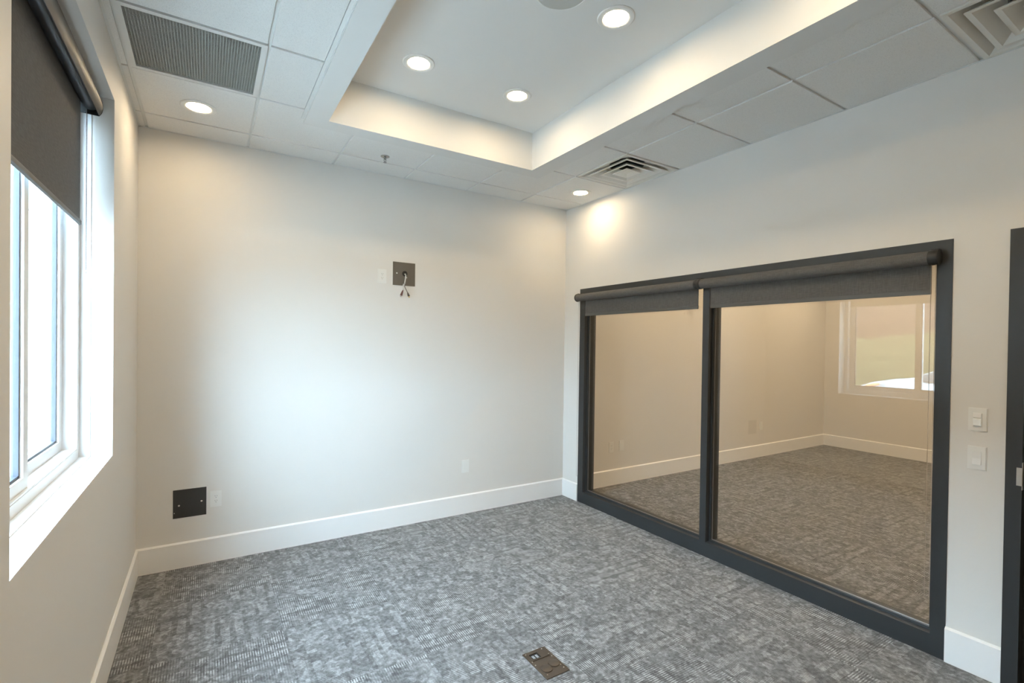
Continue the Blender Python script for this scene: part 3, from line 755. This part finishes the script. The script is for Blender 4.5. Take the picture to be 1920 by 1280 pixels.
lead([(-0.022, -0.042, -0.108), (-0.026, -0.043, -0.132), (-0.028, -0.043, -0.150)], (-0.028, -0.043, -0.150), (-0.046, -0.043, -0.198), 'cable', 'steel')
lead([(-0.014, -0.040, -0.100), (-0.012, -0.042, -0.124), (0.003, -0.044, -0.152), (0.012, -0.045, -0.170)], (0.012, -0.045, -0.168), (0.025, -0.045, -0.200), 'cable_dark', 'gold')

# floor box
fx_, fy_ = 1.479, 1.990
t = thing('floor_box', 'bronze floor power box set in the carpet', 'floor box', (fx_, fy_, 0))
hw_, hh_ = 0.0695, 0.109
bm = NB(); px0, px1, py0, py1 = -0.046, 0.004, 0.042, 0.084        # opening
for a in ((-hw_, hw_, -hh_, py0), (-hw_, hw_, py1, hh_), (-hw_, px0, py0, py1), (px1, hw_, py0, py1)): bx(bm, *a, 0.0002, 0.004)
bmesh.ops.remove_doubles(bm, verts=bm.verts, dist=1e-6); obj('plate', bm, 'bronze', t)
well = obj('opening', box(px0, px1, py0, py1, 0.0003, 0.0012), 'slot', t)
for dx in (-0.031, -0.010): obj('data_jack', box(dx-0.0065, dx+0.0065, 0.050, 0.074, 0.0012, 0.003), 'jack', well)
bm = NB(); bx(bm, -0.056, 0.052, 0.034, 0.091, 0.004, 0.0048)
bmesh.ops.delete(bm, geom=list(bm.verts), context='VERTS')
for a in ((-0.054, 0.052, 0.034, py0), (-0.054, 0.052, py1, 0.091), (-0.054, px0, py0, py1), (px1, 0.052, py0, py1)): bx(bm, *a, 0.0041, 0.0062)
obj('flip_cover', bm, 'bronze', t)
for cx_, cy_ in ((-0.025, -0.045), (0.032, -0.028)):
    bm = NB(); lathe(bm, [(0, 0.009), (0.026, 0.0085), (0.029, 0.007), (0.0295, 0.0041), (0, 0.0041)], 32, (cx_, cy_, 0)); obj('round_cap', bm, 'bronze', t, SM)
for sx, sy in ((-0.057, 0.096), (0.045, 0.097), (-0.060, 0.030), (0.052, 0.045), (0.056, 0.022), (-0.060, 0.002), (-0.050, -0.085), (0.055, -0.055), (0.055, -0.080)):
    bm = NB(); lathe(bm, [(0, 0.0068), (0.0028, 0.0062), (0.0036, 0.0042), (0, 0.0041)], 12, (sx, sy, 0)); obj('screw', bm, 'steel', t, SM)

# ================================================================== OUTDOORS
GZ = -0.02
tag(obj('ground', box(-8.6, XOUT, -30, 60, GZ-0.2, GZ), 'concrete'), 'pale concrete paving outside the window', 'ground', kind='structure')
bm = NB(); NX, NY = 60, 90
grid = []
for a in range(NX+1):
    x = -8.5 - 40*(a/NX)**1.4
    rowv = []
    for b in range(NY+1):
        y = -30 + 90*b/NY
        s = max(0, -8.5-x)
        z = 0.40*s if s < 24 else 9.6 + 0.1*(s-24)
        q = min(1, max(0, (y+9)/9)); z = GZ + z*q*q*(3-2*q)
        z += 0.10*math.sin(x*0.9+y*0.37)*min(1, s/3) + 0.06*math.sin(y*1.3-x*0.5)*min(1, s/2) + random.uniform(-0.03, 0.03)*min(1, s)
        rowv.append(bm.verts.new((x, y, z)))
    grid.append(rowv)
for a in range(NX):
    for b in range(NY): bm.faces.new([grid[a][b], grid[a][b+1], grid[a+1][b+1], grid[a+1][b]])
tag(obj('hillside', bm, 'hill', smooth=True), 'grassy bank with bare brown soil above, reflected in the glass', 'hillside', kind='structure')

# pale block pier outside, just visible through the far pane
pier = thing('block_pier', 'pale block pier outside beyond the daylight window', 'pier', (-1.65, 5.2, GZ))
obj('core', box(-0.575, 0.575, -0.185, 0.185, 0.0, 3.60), 'mortar', pier)
me = {}
for L_ in (0.375, 0.18):
    bm = NB(); bx(bm, -L_/2, L_/2, -0.03, 0.02, 0, 0.185); bevel(bm, 0.006, 1)
    bmesh.ops.recalc_face_normals(bm, faces=bm.faces); m_ = bpy.data.meshes.new('block'); bm.to_mesh(m_); bm.free(); m_.materials.append(M['block']); me[L_] = m_
for r_ in range(18):
    z = 0.003 + r_*0.2
    if r_ % 2 == 0: lay = [(-0.39, 0.375), (0.0, 0.375), (0.39, 0.375)]
    else: lay = [(-0.4875, 0.18), (-0.195, 0.375), (0.195, 0.375), (0.4875, 0.18)]
    for x, L_ in lay: inst('block', me[L_], (x, -0.18, z), pier)

# parked white car: nose towards +y
def car(loc):
    t = thing('car', 'white car parked outside, nose reflected in the glass', 'car', loc)
    # stations: (y from nose back, half width, z bottom, z shoulder, z top of hood/boot centre)
    st = [(0.00, 0.46, 0.36, 0.62, 0.68), (0.05, 0.64, 0.28, 0.70, 0.77), (0.16, 0.77, 0.22, 0.765, 0.845), (0.35, 0.83, 0.20, 0.82, 0.915),
          (0.65, 0.86, 0.20, 0.875, 0.985), (1.00, 0.875, 0.20, 0.905, 1.035), (1.25, 0.88, 0.20, 0.91, 1.06), (1.7, 0.885, 0.20, 0.93, 1.06),
          (2.6, 0.885, 0.20, 0.95, 1.06), (3.4, 0.88, 0.20, 0.97, 1.07), (3.9, 0.85, 0.22, 0.96, 1.06), (4.25, 0.78, 0.28, 0.90, 1.02), (4.38, 0.62, 0.36, 0.80, 0.90)]
    bm = NB(); rings = []
    for y, hw, z0, zs, zt in st:
        h = zs - z0
        half = [(hw*0.80, z0), (hw*0.97, z0+h*0.18), (hw*1.0, z0+h*0.55), (hw*0.975, z0+h*0.88), (hw*0.93, zs), (hw*0.80, zs+(zt-zs)*0.55), (hw*0.50, zs+(zt-zs)*0.9), (hw*0.2, zt)]
        ring = [(-x, z) for x, z in half[::-1]] 
        ring = half + ring
        rings.append([bm.verts.new((x, -y, z)) for x, z in ring])
    n = len(rings[0])
    for A, B in zip(rings, rings[1:]):
        for k in range(n): bm.faces.new([A[k], B[k], B[(k+1) % n], A[(k+1) % n]])
    bm.faces.new(rings[0]); bm.faces.new(rings[-1][::-1])
    body = obj('body', bm, 'carpaint', t, SM)
    def cabin(name, sts, mat, par):
        bm = NB(); rr = []
        for y, hwb, zb, hwt, zt in sts:
            ring = [(hwb, zb), (hwt+0.02, zt-0.05), (hwt-0.05, zt), (-hwt+0.05, zt), (-hwt-0.02, zt-0.05), (-hwb, zb)]
            rr.append([bm.verts.new((x, -y, z)) for x, z in ring])
        for A, B in zip(rr, rr[1:]):
            for k in range(5): bm.faces.new([A[k], B[k], B[k+1], A[k+1]])
        bm.faces.new(rr[0]); bm.faces.new(rr[-1][::-1])
        return obj(name, bm, mat, par, SM)
    cabin('windows', [(1.20, 0.74, 1.02, 0.70, 1.08), (1.95, 0.80, 0.96, 0.60, 1.44), (3.05, 0.80, 0.97, 0.60, 1.45), (3.75, 0.74, 1.00, 0.62, 1.10)], 'carglass', t)
    cabin('roof', [(1.92, 0.60, 1.41, 0.59, 1.45), (2.4, 0.61, 1.42, 0.60, 1.475), (3.08, 0.60, 1.41, 0.59, 1.455)], 'carpaint', t)
    for s in (-1, 1):
        def surf(y, f):                            # body surface at distance y from the nose, f = share of the half width
            for p, q in zip(st, st[1:]):
                if p[0] <= y <= q[0]:
                    k = (y-p[0])/(q[0]-p[0]); hw, zs, zt = (p[i]+(q[i]-p[i])*k for i in (1, 3, 4)); z0 = p[2]+(q[2]-p[2])*k
            h = zs-z0
            pr = [(0.2, zt), (0.5, zs+(zt-zs)*0.9), (0.80, zs+(zt-zs)*0.55), (0.93, zs), (0.975, z0+h*0.88), (1.0, z0+h*0.55)]
            for (f0, a0), (f1, a1) in zip(pr, pr[1:]):
                if f0 <= f <= f1: return (s*hw*f, -y, a0+(a1-a0)*(f-f0)/(f1-f0))
            return (s*hw, -y, z0)
        def patch(name, rows_, lift, mat, par):
            bm = NB(); T_ = []; U_ = []
            for y, fs in rows_:
                T_.append([bm.verts.new(Vector(surf(y, f)) + Vector((s*lift*0.6, lift*0.4, lift))) for f in fs])
                U_.append([bm.verts.new(Vector(surf(y, f)) - Vector((s*0.02, 0, 0.02))) for f in fs])
            n0, n1 = len(T_), len(T_[0])
            for i in range(n0-1):
                for j in range(n1-1):
                    bm.faces.new([T_[i][j], T_[i+1][j], T_[i+1][j+1], T_[i][j+1]]); bm.faces.new([U_[i][j], U_[i][j+1], U_[i+1][j+1], U_[i+1][j]])
                bm.faces.new([T_[i][0], U_[i][0], U_[i+1][0], T_[i+1][0]]); bm.faces.new([T_[i][-1], T_[i+1][-1], U_[i+1][-1], U_[i][-1]])
            for i in (0, n0-1):
                for j in range(n1-1): bm.faces.new([T_[i][j], T_[i][j+1], U_[i][j+1], U_[i][j]])
            return obj(name, bm, mat, par)
        hl = patch('headlight', [(0.12, (0.66, 0.80, 0.90, 0.96)), (0.25, (0.70, 0.82, 0.93, 0.97)), (0.42, (0.76, 0.84, 0.93, 0.97)), (0.60, (0.80, 0.86, 0.92, 0.965)), (0.74, (0.86, 0.89, 0.92, 0.955))], 0.008, 'headlight', t)
        patch('turn_signal', [(0.36, (0.84, 0.89, 0.94)), (0.48, (0.84, 0.89, 0.94)), (0.62, (0.87, 0.90, 0.935))], 0.016, 'amber', hl)
        for y in (-0.88, -3.45):
            bm = NB(); lathe(bm, [(0.19, -0.09), (0.31, -0.10), (0.325, -0.07), (0.325, 0.07), (0.31, 0.10), (0.19, 0.09)], 32, (s*0.80, y, 0.325), 'x', closed=True)
            wh = obj('tyre', bm, 'tyre', t, SM)
            bm = NB(); lathe(bm, [(0, s*0.07), (0.05, s*0.085), (0.19, s*0.075), (0.19, -s*0.06), (0, -s*0.06)], 32, (s*0.80, y, 0.325), 'x'); obj('rim', bm, 'steel', wh, SM)
        bm = NB(); bx(bm, s*0.80, s*1.0, -1.98, -1.86, 1.0, 1.13); bevel(bm, 0.025); obj('side_mirror', bm, 'carpaint', t, SM)
    return t
car((-6.3, 5.27, GZ))
